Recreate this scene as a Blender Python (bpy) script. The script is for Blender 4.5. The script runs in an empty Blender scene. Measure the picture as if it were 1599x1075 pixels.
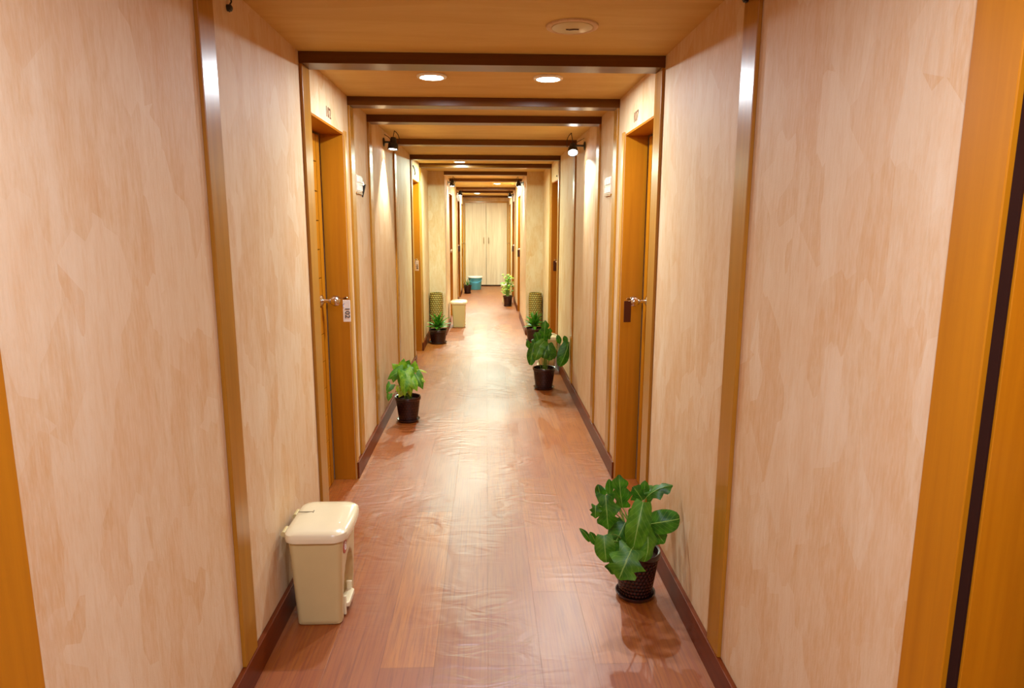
import bpy, bmesh, math, random
from mathutils import Vector, Matrix
import numpy as np

# ------------------------------------------------------------------ camera, world, exposure
S = bpy.context.scene
C = S.collection
F_PX, PITCH, YAW, ROLL = 1038.4, .1758, .0381, .0035
cam_d = bpy.data.cameras.new('camera'); cam = bpy.data.objects.new('camera', cam_d); C.objects.link(cam)
fw = Vector((math.sin(YAW)*math.cos(PITCH), math.cos(YAW)*math.cos(PITCH), -math.sin(PITCH)))
rt = Vector((math.cos(YAW), -math.sin(YAW), 0)); up = rt.cross(fw)
r2 = rt*math.cos(ROLL) + up*math.sin(ROLL); u2 = -rt*math.sin(ROLL) + up*math.cos(ROLL)
cam.matrix_world = Matrix(((r2.x, u2.x, -fw.x, 0), (r2.y, u2.y, -fw.y, 0), (r2.z, u2.z, -fw.z, 1.5), (0, 0, 0, 1)))
cam_d.sensor_width = 36; cam_d.lens = F_PX/1599*36; cam_d.clip_start = .02; cam_d.clip_end = 60
S.camera = cam
W = bpy.data.worlds.new('world'); S.world = W; W.use_nodes = True
W.node_tree.nodes['Background'].inputs[0].default_value = (1, .8, .6, 1)
W.node_tree.nodes['Background'].inputs[1].default_value = .02
S.view_settings.view_transform = 'Standard'; S.view_settings.look = 'None'
S.view_settings.gamma = 1; S.view_settings.use_curve_mapping = False
S.view_settings.exposure = 0.85

# main numbers (metres): corridor runs along +Y, camera stands at the origin
XL, XR, CZ = -.786, .766, 2.217          # wide part
NL, NR, NY, EY = -.57, .545, 9.17, 16.82  # narrow part and its end
DH = 2.0                                  # door opening height
BACK = -2.6
# door openings: (side, y0, y1, recess depth)
OPEN_L = [(.20, .95, .125), (3.105, 3.825, .125), (7.20, 7.97, .125)]
OPEN_R = [(.20, .95, .125), (3.105, 3.785, .125), (7.20, 7.95, .125)]
OPEN_NL = [(10.42, 11.25, .10), (13.35, 14.25, .10), (15.25, 16.30, .04)]
OPEN_NR = [(10.95, 11.80, .10), (13.35, 14.25, .10), (15.25, 16.30, .04)]

LAMPS = [(-.264, .40, 'n'), (.303, .40, 'n'), (-.264, 3.415, 'w'), (.303, 3.425, 'w'),
         (-.302, 7.76, 'g'), (.180, 11.65, 'g'), (-.212, 15.15, 'g'), (-.264, -1.6, 'w')]
LCOL = {'n': (.92, .98, 1.24), 'w': (.89, 1.0, 1.08), 'g': (.75, 1.0, .82)}
LPOW = {'n': 11.0, 'w': 11.5, 'g': 44}

# ------------------------------------------------------------------ helpers
def link(name, me, mat=None, parent=None):
    o = bpy.data.objects.new(name, me); C.objects.link(o)
    if mat is not None:
        for m in (mat if isinstance(mat, (list, tuple)) else [mat]): me.materials.append(m)
    if parent is not None: o.parent = parent
    return o

def tag(o, label=None, cat=None, group=None, kind=None):
    if label: o['label'] = label
    if cat: o['category'] = cat
    if group: o['group'] = group
    if kind: o['kind'] = kind
    return o

def empty(name, loc, rz=0):
    o = bpy.data.objects.new(name, None); C.objects.link(o); o.location = loc; o.rotation_euler = (0, 0, rz)
    o.empty_display_size = .1
    return o

class MB:
    """collects shapes into one mesh"""
    def __init__(s): s.bm = bmesh.new(); s.mi = 0
    def _tag(s, n0):
        s.bm.faces.ensure_lookup_table()
        for f in s.bm.faces[n0:]: f.material_index = s.mi
    def box(s, x0, x1, y0, y1, z0, z1):
        n0 = len(s.bm.faces)
        v = [s.bm.verts.new((x, y, z)) for z in (z0, z1) for y in (y0, y1) for x in (x0, x1)]
        for f in ((0, 2, 3, 1), (4, 5, 7, 6), (0, 1, 5, 4), (2, 6, 7, 3), (0, 4, 6, 2), (1, 3, 7, 5)):
            s.bm.faces.new([v[i] for i in f])
        s._tag(n0); return s
    def rings(s, rings, cap0=True, cap1=True, closed=True):
        n0 = len(s.bm.faces)
        vs = [[s.bm.verts.new(p) for p in r] for r in rings]
        n = len(vs[0])
        for a, b in zip(vs, vs[1:]):
            for i in range(n if closed else n-1):
                j = (i+1) % n
                s.bm.faces.new((a[i], a[j], b[j], b[i]))
        if cap0: s.bm.faces.new(vs[0][::-1])
        if cap1: s.bm.faces.new(vs[-1])
        s._tag(n0); return s
    def lathe(s, prof, c=(0, 0, 0), n=40, cap0=True, cap1=True, axis='z'):
        rs = []
        for r, h in prof:
            ring = []
            for i in range(n):
                a = 2*math.pi*i/n; x, y = r*math.cos(a), r*math.sin(a)
                p = (x, y, h) if axis == 'z' else ((h, x, y) if axis == 'x' else (y, h, x))
                ring.append((c[0]+p[0], c[1]+p[1], c[2]+p[2]))
            rs.append(ring)
        return s.rings(rs, cap0, cap1)
    def tube(s, pts, r, n=10, r1=None):
        pts = [Vector(p) for p in pts]; rs = []; prev = None
        for k, p in enumerate(pts):
            d = (pts[min(k+1, len(pts)-1)] - pts[max(k-1, 0)]).normalized()
            if prev is None:
                a = d.orthogonal().normalized()
            else:
                a = (prev - d*prev.dot(d))
                a = a.normalized() if a.length > 1e-6 else d.orthogonal().normalized()
            prev = a; b = d.cross(a)
            rr = r if r1 is None else r + (r1-r)*k/(len(pts)-1)
            rs.append([p + (a*math.cos(t)+b*math.sin(t))*rr for t in [2*math.pi*i/n for i in range(n)]])
        return s.rings(rs)
    def build(s, name, mat, parent=None, smooth=False, bevel=0, seg=2, ang=40):
        me = bpy.data.meshes.new(name)
        bmesh.ops.recalc_face_normals(s.bm, faces=s.bm.faces)
        s.bm.to_mesh(me); s.bm.free()
        if smooth:
            for p in me.polygons: p.use_smooth = True
            me.set_sharp_from_angle(angle=math.radians(ang))
        o = link(name, me, mat, parent)
        if bevel:
            b = o.modifiers.new('bevel', 'BEVEL'); b.width = bevel; b.segments = seg; b.limit_method = 'ANGLE'
        return o

def bez(p0, p1, p2, n=10):
    p0, p1, p2 = map(Vector, (p0, p1, p2))
    return [p0*(1-t)**2 + p1*2*t*(1-t) + p2*t*t for t in [i/n for i in range(n+1)]]

# ------------------------------------------------------------------ materials
def srgb(r, g, b):
    f = lambda c: (c/255/12.92) if c/255 <= .04045 else ((c/255+.055)/1.055)**2.4
    return (f(r), f(g), f(b), 1)

class NT:
    def __init__(s, name):
        s.m = bpy.data.materials.new(name); s.m.use_nodes = True; s.t = s.m.node_tree
        s.b = s.t.nodes['Principled BSDF']
    def n(s, typ, **kw):
        nd = s.t.nodes.new(typ)
        for k, v in kw.items():
            if k in nd.inputs: nd.inputs[k].default_value = v
            else: setattr(nd, k, v)
        return nd
    def l(s, a, b): s.t.links.new(a, b)
    def coord(s, scale, kind='Object', rot=(0, 0, 0)):
        tc = s.n('ShaderNodeTexCoord'); mp = s.n('ShaderNodeMapping'); mp.inputs['Scale'].default_value = scale
        mp.inputs['Rotation'].default_value = rot
        s.l(tc.outputs[kind], mp.inputs['Vector']); return mp.outputs['Vector']
    def noise(s, vec, scale=1, detail=4, rough=.5, dist=0):
        nd = s.n('ShaderNodeTexNoise'); nd.inputs['Scale'].default_value = scale; nd.inputs['Detail'].default_value = detail
        nd.inputs['Roughness'].default_value = rough; nd.inputs['Distortion'].default_value = dist
        s.l(vec, nd.inputs['Vector']); return nd.outputs['Fac']
    def ramp(s, fac, stops):
        nd = s.n('ShaderNodeValToRGB'); e = nd.color_ramp.elements
        while len(e) < len(stops): e.new(.5)
        for q, (p, c) in zip(e, stops): q.position = p; q.color = c
        s.l(fac, nd.inputs['Fac']); return nd.outputs['Color']
    def mix(s, fac, a, b, mode='MIX'):
        nd = s.n('ShaderNodeMix', data_type='RGBA', blend_type=mode)
        for i, v in ((0, fac), (6, a), (7, b)):
            if hasattr(v, 'links'): s.l(v, nd.inputs[i])
            else: nd.inputs[i].default_value = v
        return nd.outputs[2]
    def bump(s, h, strength=.2, dist=.01, prev=None):
        nd = s.n('ShaderNodeBump'); nd.inputs['Strength'].default_value = strength; nd.inputs['Distance'].default_value = dist
        s.l(h, nd.inputs['Height'])
        if prev is not None: s.l(prev, nd.inputs['Normal'])
        return nd.outputs['Normal']
    def math(s, op, a, b=0.0):
        nd = s.n('ShaderNodeMath', operation=op)
        for i, v in ((0, a), (1, b)):
            if hasattr(v, 'links'): s.l(v, nd.inputs[i])
            else: nd.inputs[i].default_value = v
        return nd.outputs[0]
    def col(s, c): s.l(c, s.b.inputs['Base Color'])
    def nrm(s, c): s.l(c, s.b.inputs['Normal'])
    def set(s, **kw):
        for k, v in kw.items(): s.b.inputs[k.replace('_', ' ')].default_value = v

def plain(name, c, rough=.5, metal=0, spec=.5, coat=0, var=.06):
    t = NT(name); t.set(Roughness=rough, Metallic=metal); t.b.inputs['Specular IOR Level'].default_value = spec
    t.b.inputs['Coat Weight'].default_value = coat
    nz = t.noise(t.coord((14, 14, 14)), 1, 3)
    d = tuple(max(0, x*(1-var)) for x in c[:3]) + (1,)
    l = tuple(min(1, x*(1+var)) for x in c[:3]) + (1,)
    t.col(t.ramp(nz, [(.3, d), (.7, l)])); return t.m

def wood(name, dark, light, axis='z', rough=.35, spec=.5, coat=.0, grain=1.0, bump=.05):
    t = NT(name); t.set(Roughness=rough); t.b.inputs['Specular IOR Level'].default_value = spec
    t.b.inputs['Coat Weight'].default_value = coat; t.b.inputs['Coat Roughness'].default_value = .15
    sc = {'z': (40, 40, 1.6), 'x': (1.6, 40, 40), 'y': (40, 1.6, 40)}[axis]
    g = t.noise(t.coord(sc), 1, 5, .6, .6)
    big = t.noise(t.coord(tuple(v*.12 for v in sc)), 1, 3, .5)
    m = t.math('ADD', t.math('MULTIPLY', g, .6*grain), t.math('MULTIPLY', big, .6))
    t.col(t.ramp(m, [(.38, dark), (.78, light)]))
    t.nrm(t.bump(g, bump, .002)); return t.m

def wallpaper():
    t = NT('textured_wallpaper'); t.set(Roughness=.62); t.b.inputs['Specular IOR Level'].default_value = .35
    base = srgb(208, 172, 126); light = srgb(220, 196, 160); peach = srgb(203, 156, 102)
    v1 = t.coord((9, 9, 2.6))
    wob = t.noise(t.coord((3, 3, 1)), 1, 3)
    big = t.noise(v1, 1, 6, .72, .15)
    c = t.ramp(big, [(.30, peach), (.5, base), (.72, light)])
    vo = t.n('ShaderNodeTexVoronoi', distance='MANHATTAN'); vo.inputs['Scale'].default_value = 1.0
    vo.inputs['Randomness'].default_value = .95
    t.l(t.coord((8, 8, 4.2), rot=(0.3, .2, .1)), vo.inputs['Vector'])
    sep = t.n('ShaderNodeSeparateColor'); t.l(vo.outputs['Color'], sep.inputs[0])
    pf = t.ramp(sep.outputs[0], [(.40, (0, 0, 0, 1)), (.75, (1, 1, 1, 1))])
    c = t.mix(t.math('MULTIPLY', pf, .45), c, light)
    pf2 = t.ramp(sep.outputs[1], [(.62, (0, 0, 0, 1)), (.72, (1, 1, 1, 1))])
    c = t.mix(t.math('MULTIPLY', pf2, .42), c, peach)
    fib = t.noise(t.coord((150, 150, 22)), 1, 3, .65)
    c = t.mix(t.math('MULTIPLY', t.ramp(fib, [(.4, (0, 0, 0, 1)), (.7, (1, 1, 1, 1))]), .42), c, light)
    t.col(c)
    fib2 = t.noise(t.coord((46, 46, 7)), 1, 5, .7, .2)
    c = t.mix(t.math('MULTIPLY', t.ramp(fib2, [(.45, (0, 0, 0, 1)), (.62, (1, 1, 1, 1))]), .22), c, light)
    c = t.mix(t.math('MULTIPLY', t.ramp(fib2, [(.36, (1, 1, 1, 1)), (.48, (0, 0, 0, 1))]), .24), c, peach)
    t.col(c)
    rag = t.noise(t.coord((210, 210, 210)), 1, 2, .5)
    n = t.bump(fib, .35, .0015)
    n = t.bump(rag, .25, .001, n)
    n = t.bump(sep.outputs[0], .12, .002, n)
    t.nrm(n); return t.m

def ceiling_paper():
    t = NT('ceiling_wallpaper'); t.set(Roughness=.6); t.b.inputs['Specular IOR Level'].default_value = .3
    big = t.noise(t.coord((1.4, 8, 5)), 1, 5, .6, .8)
    c = t.ramp(big, [(.34, srgb(200, 160, 78)), (.66, srgb(213, 179, 100))])
    fib = t.noise(t.coord((26, 150, 100)), 1, 3, .65)
    t.col(t.mix(t.math('MULTIPLY', fib, .25), c, srgb(214, 176, 118)))
    t.nrm(t.bump(fib, .3, .0015)); return t.m

def floor_mat():
    t = NT('wood_print_vinyl'); 
    tc = t.n('ShaderNodeTexCoord'); sx = t.n('ShaderNodeSeparateXYZ'); t.l(tc.outputs['Object'], sx.inputs[0])
    cb = t.n('ShaderNodeCombineXYZ'); t.l(sx.outputs['Y'], cb.inputs['X']); t.l(sx.outputs['X'], cb.inputs['Y'])
    br = t.n('ShaderNodeTexBrick'); t.l(cb.outputs[0], br.inputs['Vector'])
    br.offset = .37; br.offset_frequency = 2; br.squash = 1
    for k, v in (('Scale', 1), ('Brick Width', 1.27), ('Row Height', .186), ('Mortar Size', .0012), ('Mortar Smooth', .3), ('Bias', 0)):
        br.inputs[k].default_value = v
    br.inputs['Color1'].default_value = (0, 0, 0, 1); br.inputs['Color2'].default_value = (1, 1, 1, 1)
    br.inputs['Mortar'].default_value = (.5, .5, .5, 1)
    c0 = t.ramp(br.outputs['Color'], [(0, srgb(138, 70, 10)), (.35, srgb(158, 88, 16)), (.65, srgb(142, 70, 18)), (1, srgb(168, 96, 24))])
    g = t.noise(t.coord((120, 3.2, 1)), 1, 6, .7, .3)
    g2 = t.noise(t.coord((22, .9, 1)), 1, 3, .5, .8)
    c = t.mix(t.ramp(g, [(.36, (1, 1, 1, 1)), (.55, (0, 0, 0, 1))]), c0, srgb(112, 44, 10))
    c = t.mix(.25, c, c0)
    c = t.mix(t.math('MULTIPLY', t.ramp(g2, [(.35, (1, 1, 1, 1)), (.6, (0, 0, 0, 1))]), .4), c, srgb(140, 66, 26))
    c = t.mix(t.math('MULTIPLY', br.outputs['Fac'], .45), c, srgb(92, 38, 14))
    t.col(c)
    # worn, slightly hazy finish
    wr = t.noise(t.coord((2.2, 1.1, 1)), 1, 5, .6)
    rr = t.n('ShaderNodeMapRange'); rr.inputs['To Min'].default_value = .34; rr.inputs['To Max'].default_value = .56
    t.l(wr, rr.inputs['Value']); t.l(rr.outputs[0], t.b.inputs['Roughness'])
    t.b.inputs['Specular IOR Level'].default_value = .6
    t.b.inputs['Coat Weight'].default_value = .30; t.b.inputs['Coat Roughness'].default_value = .34
    rip = t.noise(t.coord((4.5, 10, 1)), 1, 2, .45, 1.6)
    msk = t.ramp(t.noise(t.coord((1.6, .8, 1)), 1, 2), [(.42, (0, 0, 0, 1)), (.6, (1, 1, 1, 1))])
    n = t.bump(t.math('MULTIPLY', rip, msk), .65, .014)
    n = t.bump(g, .12, .0015, n)
    n = t.bump(t.math('SUBTRACT', 1.0, br.outputs['Fac']), .4, .0012, n)
    t.nrm(n)
    t.l(n, t.b.inputs['Coat Normal'])
    return t.m

def leaf_mat(name, dark, light, vein, back):
    t = NT(name); t.set(Roughness=.42); t.b.inputs['Specular IOR Level'].default_value = .4
    uv = t.n('ShaderNodeUVMap'); uv.uv_map = 'leaf'; sx = t.n('ShaderNodeSeparateXYZ'); t.l(uv.outputs[0], sx.inputs[0])
    s_ = t.math('ABSOLUTE', sx.outputs['X'])
    nz = t.noise(t.coord((30, 30, 30)), 1, 3)
    c = t.ramp(nz, [(.3, dark), (.72, light)])
    mid = t.math('LESS_THAN', s_, .045)
    ph = t.math('SUBTRACT', t.math('MULTIPLY', sx.outputs['Y'], 7.0), t.math('MULTIPLY', s_, 2.2))
    lat = t.math('LESS_THAN', t.math('ABSOLUTE', t.math('SUBTRACT', t.math('FRACT', ph), .5)), .05)
    c = t.mix(t.math('MULTIPLY', lat, .18), c, vein); c = t.mix(t.math('MULTIPLY', mid, .6), c, vein)
    t.col(c)
    t.b.inputs['Subsurface Weight'].default_value = 0
    # thin leaf lets some light through
    tr = t.n('ShaderNodeBsdfTranslucent'); t.l(c, tr.inputs['Color'])
    ms = t.n('ShaderNodeMixShader'); ms.inputs[0].default_value = .28
    out = t.t.nodes['Material Output']
    t.l(t.b.outputs[0], ms.inputs[1]); t.l(tr.outputs[0], ms.inputs[2]); t.l(ms.outputs[0], out.inputs[0])
    return t.m

def emit(name, c, s):
    t = NT(name); t.set(Roughness=.4); t.b.inputs['Base Color'].default_value = (.9, .9, .9, 1)
    t.b.inputs['Emission Color'].default_value = tuple(c)+(1,); t.b.inputs['Emission Strength'].default_value = s; return t.m

def weave_mat(name, dark, light, cols, rows, rough=.5, strength=.6, dist=.003):
    """basket weave on a lathe: uses angle and height in object space"""
    t = NT(name); t.set(Roughness=rough)
    tc = t.n('ShaderNodeTexCoord'); sx = t.n('ShaderNodeSeparateXYZ'); t.l(tc.outputs['Object'], sx.inputs[0])
    a = t.math('ARCTAN2', sx.outputs['Y'], sx.outputs['X'])
    row = t.math('FLOOR', t.math('MULTIPLY', sx.outputs['Z'], rows))
    sa = t.math('SINE', t.math('ADD', t.math('MULTIPLY', a, cols), t.math('MULTIPLY', row, math.pi)))
    sz = t.math('ABSOLUTE', t.math('SINE', t.math('MULTIPLY', sx.outputs['Z'], rows*math.pi)))
    h = t.math('MULTIPLY', t.math('ADD', t.math('MULTIPLY', sa, .5), .7), sz)
    t.col(t.ramp(h, [(.1, dark), (.75, light)])); t.nrm(t.bump(h, strength, dist)); return t.m

M = {}
M['paper'] = wallpaper(); M['ceil'] = ceiling_paper(); M['floor'] = floor_mat()
M['strip'] = wood('brown_trim_wood', srgb(148, 94, 18), srgb(176, 120, 34), 'z', .30, .35, .0)
M['beam'] = wood('brown_beam_wood', srgb(84, 46, 8), srgb(112, 66, 14), 'x', .3, .3, .0)
M['base'] = wood('dark_skirting_wood', srgb(84, 32, 6), srgb(112, 48, 10), 'y', .4, .15, 0)
M['honey'] = wood('honey_door_wood', srgb(158, 92, 3), srgb(182, 113, 6), 'z', .46, .3, .0)
M['honey_x'] = wood('honey_wood_across', srgb(158, 90, 3), srgb(180, 108, 6), 'y', .42, .45, .1)
M['casing'] = wood('pale_honey_casing', srgb(180, 124, 44), srgb(198, 142, 58), 'z', .35, .5, .15)
M['gap_shade'] = plain('dark_gap_shade', srgb(42, 16, 5), .9, 0, .15)  # dark brown painted in for the shade inside gaps and grooves
M['laminate'] = wood('pale_laminate', srgb(206, 174, 138), srgb(242, 220, 192), 'z', .4, .4, 0, 1.0, .02)
M['steel'] = plain('polished_steel', (.66, .62, .56, 1), .2, 1)
M['brass'] = plain('worn_brass', (.62, .45, .2, 1), .3, 1)
M['black'] = plain('black_metal', (.02, .018, .016, 1), .4)
M['cable'] = plain('black_cable', (.03, .02, .015, 1), .5)
M['cream'] = plain('cream_plastic', srgb(200, 178, 122), .34, 0, .5, .1, .02)  # bin body colour darkened for its shaded front; lid copy stays lighter
M['cream_lid'] = plain('pale_cream_plastic', srgb(226, 210, 170), .22, 0, .5, .3, .02)
M['grey'] = plain('grey_plastic', srgb(140, 128, 100), .4)
M['white'] = plain('white_plastic', srgb(236, 228, 214), .35, 0, .5, 0, .02)
M['white_sw'] = plain('off_white_switch', srgb(208, 180, 150), .3, 0, .5, 0, .02)
M['red'] = plain('red_sticker', srgb(176, 62, 44), .4)
M['ink'] = plain('brown_ink', srgb(120, 74, 50), .6)
M['inkb'] = plain('black_ink', (.02, .02, .02, 1), .6)
M['inkblue'] = plain('pale_blue_ink', srgb(150, 165, 200), .6)
M['darktag'] = plain('dark_brown_tag', srgb(70, 26, 12), .3, 0, .5, .3)
M['potb'] = weave_mat('dark_brown_woven_pot', srgb(24, 9, 6), srgb(66, 26, 18), 30, 62, .26, .8, .004)
M['pot'] = weave_mat('dark_brown_ribbed_pot', srgb(30, 11, 7), srgb(58, 24, 16), 24, 46, .32, .4, .002)
M['rim'] = plain('dark_brown_plastic', srgb(48, 18, 12), .25, 0, .6, .3)
M['soil'] = plain('potting_soil', (.03, .015, .008, 1), .95, 0, .2, 0, .5)
M['leaf_d'] = leaf_mat('deep_green_leaf', srgb(28, 78, 8), srgb(70, 126, 18), srgb(160, 190, 90), srgb(90, 140, 40))
M['leaf_m'] = leaf_mat('mid_green_leaf', srgb(50, 104, 12), srgb(92, 142, 26), srgb(170, 200, 100), srgb(90, 140, 40))
M['leaf_l'] = leaf_mat('bright_green_leaf', srgb(70, 138, 16), srgb(150, 190, 40), srgb(205, 220, 110), srgb(90, 140, 40))
M['leaf_s'] = leaf_mat('strappy_green_leaf', srgb(34, 96, 14), srgb(84, 148, 30), srgb(150, 200, 80), srgb(90, 140, 40))
M['leaf_y'] = leaf_mat('yellow_green_leaf', srgb(130, 160, 30), srgb(196, 206, 60), srgb(220, 225, 120), srgb(90, 140, 40))
M['stem'] = plain('green_stem', srgb(128, 160, 62), .45)
M['wicker'] = weave_mat('olive_wicker', srgb(104, 82, 22), srgb(172, 144, 64), 17, 36, .6, .9, .007)
M['dark_in'] = plain('interior_shade', (.05, .035, .015, 1), .8)
M['blue'] = plain('sky_blue_plastic', srgb(86, 180, 214), .3, 0, .5, .1, .02)
M['lens'] = emit('lit_spot_lens', (1, .97, .9), 22)
for k in LCOL: M['lamp_'+k] = emit('lit_diffuser_'+k, LCOL[k], 14)

# ------------------------------------------------------------------ the shell
def wall_side(name, x, sgn, opens, y0, y1, nx, nopens, ny1):
    """one side wall: a wide run then a narrow run, with door openings"""
    mb = MB(); T = .32*sgn
    def run(x, opens, a, b):
        xs = sorted((x, x+T))
        y = a
        for (o0, o1, d) in opens:
            mb.box(xs[0], xs[1], y, o0, 0, CZ+.05)
            mb.box(xs[0], xs[1], o0, o1, DH, CZ+.05)
            r = sorted((x+sgn*(d+.045), x+T))
            mb.box(r[0], r[1], o0, o1, 0, DH)          # masonry behind the door leaf
            y = o1
        mb.box(xs[0], xs[1], y, b, 0, CZ+.05)
    run(x, opens, y0, y1)
    tag(mb.build(name, M['paper']), kind='structure')
    mb = MB(); T = .55*sgn
    run(nx, nopens, y1, ny1)
    tag(mb.build(name+'_far', M['paper']), kind='structure')

wall_side('wall_left', XL, -1, OPEN_L, BACK, NY, NL, OPEN_NL, EY)
wall_side('wall_right', XR, 1, OPEN_R, BACK, NY, NR, OPEN_NR, EY)
tag(MB().box(-1.4, 1.4, BACK-.2, BACK, 0, CZ+.05).build('wall_back', M['paper']), kind='structure')
tag(MB().box(-1.4, 1.4, BACK-.2, EY+.4, -.12, 0).build('floor', M['floor']), kind='structure')
tag(MB().box(-1.4, 1.4, BACK-.2, EY+.4, CZ, CZ+.15).build('ceiling', M['ceil']), kind='structure')
mb = MB(); mb.box(NL-.3, NR+.3, EY, EY+.3, 2.10, CZ); mb.box(NL-.3, NR+.3, EY+.06, EY+.3, 0, 2.10)
tag(mb.build('wall_far', M['paper']), kind='structure')

# baseboards
def baseboard(name, x, sgn, opens, a, b):
    mb = MB(); y = a
    spans = []
    for o0, o1, d in opens: spans.append((y, o0)); y = o1
    spans.append((y, b))
    for s0, s1 in spans:
        if s1 - s0 > .02: mb.box(*sorted((x, x-sgn*.018)), s0, s1, 0, .103)
    return mb
mb = baseboard('', XL, -1, OPEN_L, BACK, NY)
mb.box(XL, NL, NY-.014, NY, 0, .103)
o = mb; y = NY-.014
for o0, o1, d in OPEN_NL: mb.box(NL, NL+.012, y, o0, 0, .103); y = o1
mb.box(NL, NL+.012, y, EY, 0, .103)
tag(mb.build('baseboard_left', M['base'], bevel=.002), kind='structure')
mb = baseboard('', XR, 1, OPEN_R, BACK, NY)
mb.box(NR, XR, NY-.014, NY, 0, .103); y = NY-.014
for o0, o1, d in OPEN_NR: mb.box(NR-.012, NR, y, o0, 0, .103); y = o1
mb.box(NR-.012, NR, y, EY, 0, .103)
tag(mb.build('baseboard_right', M['base'], bevel=.002), kind='structure')

# ceiling beams, each continued down the walls by a flat strip
BEAMS = [(-.06, .06), (.963, 1.072), (1.945, 2.056), (2.98, 3.103), (3.965, 4.075), (4.585, 4.70), (5.82, 5.93), (7.08, 7.19), (8.02, 8.13)]
tn = 1
for a, b in BEAMS:
    bm_ = tag(MB().box(XL, XR, a, b, CZ-.047, CZ).build('trim_%d' % tn, M['beam'], bevel=.002), kind='structure'); tn += 1
    for x, sg in ((XL, 1), (XR, -1)):
        mb = MB(); mb.box(*sorted((x, x+sg*.013)), a+.002, b-.002, .103, CZ-.047)
        tag(mb.build('trim_%d' % tn, M['honey'] if a == .963 else M['strip'], bevel=.002), kind='structure'); tn += 1
for a, b in [(9.17, 9.29), (10.50, 10.60), (12.85, 12.95), (14.10, 14.20), (16.35, 16.45)]:
    tag(MB().box(NL, NR, a, b, CZ-.047, CZ).build('trim_%d' % tn, M['beam'], bevel=.002), kind='structure'); tn += 1
    if a in (9.17, 12.85, 14.10):
        for x, sg in ((NL, 1), (NR, -1)):
            if a == 9.17: continue
            mb = MB(); mb.box(*sorted((x, x+sg*.010)), a+.002, b-.002, .103, CZ-.047)
            tag(mb.build('trim_%d' % tn, M['strip'], bevel=.002), kind='structure'); tn += 1
# slim upright strips edging the start of the narrow part
for x, sg in ((NL, 1), (NR, -1)):
    tag(MB().box(*sorted((x, x+sg*.006)), 9.18, 9.28, .103, CZ-.047).build('trim_%d' % tn, M['paper']), kind='structure'); tn += 1

# ------------------------------------------------------------------ doors
def make_door(i, x, sgn, o, casing_far=True, knob='knob', detail=True):
    """door leaf at the back of its recess; sgn = outward direction of that wall"""
    y0, y1, d = o
    root = empty('door_%d' % i, (x, (y0+y1)/2, 0)); root['kind'] = 'structure'
    cx, cy = x, (y0+y1)/2
    X = lambda v: sgn*v                       # local outward
    def bx(mb, a, b, ya, yb, za, zb): mb.box(*sorted((X(a), X(b))), ya-cy, yb-cy, za, zb)
    fr = MB(); j = .010
    bx(fr, .001, d, y0, y0+j, 0, DH); bx(fr, .001, d, y1-j, y1, 0, DH)
    jf = fr.build('door_frame', M['honey'], root, bevel=.001)
    if y1 == .95:
        sg_ = MB(); bx(sg_, 0, -.004, y1-.006, y1+.0135, 0, DH+.1); sg_.build('shadow_gap', M['gap_shade'], root)  # solid dark strip painted as the shade of a gap
    hd = MB(); bx(hd, .001, d, y0+j, y1-j, DH-j, DH); hd.build('head_jamb', M['honey_x'], root)
    # leaf: core coloured dark as shade in the grooves, with raised boards
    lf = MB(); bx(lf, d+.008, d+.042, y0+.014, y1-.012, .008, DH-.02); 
    leaf = lf.build('door_leaf', M['gap_shade'], root)
    pn = MB(); e0, e1 = y0+.018, y1-.045  # far margin bares the dark core as shade at the jamb
    f = d-.002
    g = .005
    if detail:
        c1 = e1-.072; c0 = c1-.20
        bx(pn, f, d+.008, c1+.008, e1, .008, DH-.02)
        bx(pn, f, d+.008, e0, c0-g/2, .008, DH-.02)
        z = .008; zs = [zz for zz in [.13+.155*k for k in range(13)] if zz < DH-.03]
        for zz in zs + [DH-.02]:
            bx(pn, f, d+.008, c0+g/2, c1-.006, z+g/2, zz-g/2); z = zz
    else:
        bx(pn, f, d+.008, e0, e1, .008, DH-.02)
    pn.build('door_board', M['honey'], root, bevel=.0012)
    if casing_far:
        cs = MB(); bx(cs, 0, -.009, y1, y1+.052 if i != 1 else y1+.004, 0, DH+.012)
        cs.build('casing', M['casing'], root, bevel=.002)
    ky = y1-.145-cy; kz = 1.09
    if knob == 'knob':
        k = MB(); k.lathe([(.0, X(d)), (.034, X(d)), (.034, X(d-.006)), (.022, X(d-.012)), (.011, X(d-.016)), (.011, X(d-.045)), (.022, X(d-.055)), (.029, X(d-.068)), (.030, X(d-.082)), (.025, X(d-.096)), (.013, X(d-.102)), (0.001, X(d-.103))], (0, ky, kz), 28, True, True, 'x')
        k.build('door_knob', M['steel'], root, smooth=True, ang=50)
    elif knob == 'lever':
        k = MB(); k.box(*sorted((X(d), X(d-.008))), ky-.02, ky+.02, kz-.11, kz+.05)
        k.tube([(X(d-.006), ky, kz), (X(d-.07), ky, kz), (X(d-.085), ky-.01, kz), (X(d-.088), ky-.06, kz), (X(d-.088), ky-.12, kz-.004)], .009)
        k.build('door_handle', M['brass'], root, smooth=True)
    return root
dn = 1
for o in OPEN_L: make_door(dn, XL, -1, o, dn != 1); dn += 1
for k, o in enumerate(OPEN_R): make_door(dn, XR, 1, o, k != 0); dn += 1
for k, o in enumerate(OPEN_NL): make_door(dn, NL, -1, o, False, 'lever' if k == 2 else 'knob', False); dn += 1
for k, o in enumerate(OPEN_NR): make_door(dn, NR, 1, o, False, 'lever' if k == 2 else 'knob', False); dn += 1

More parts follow.
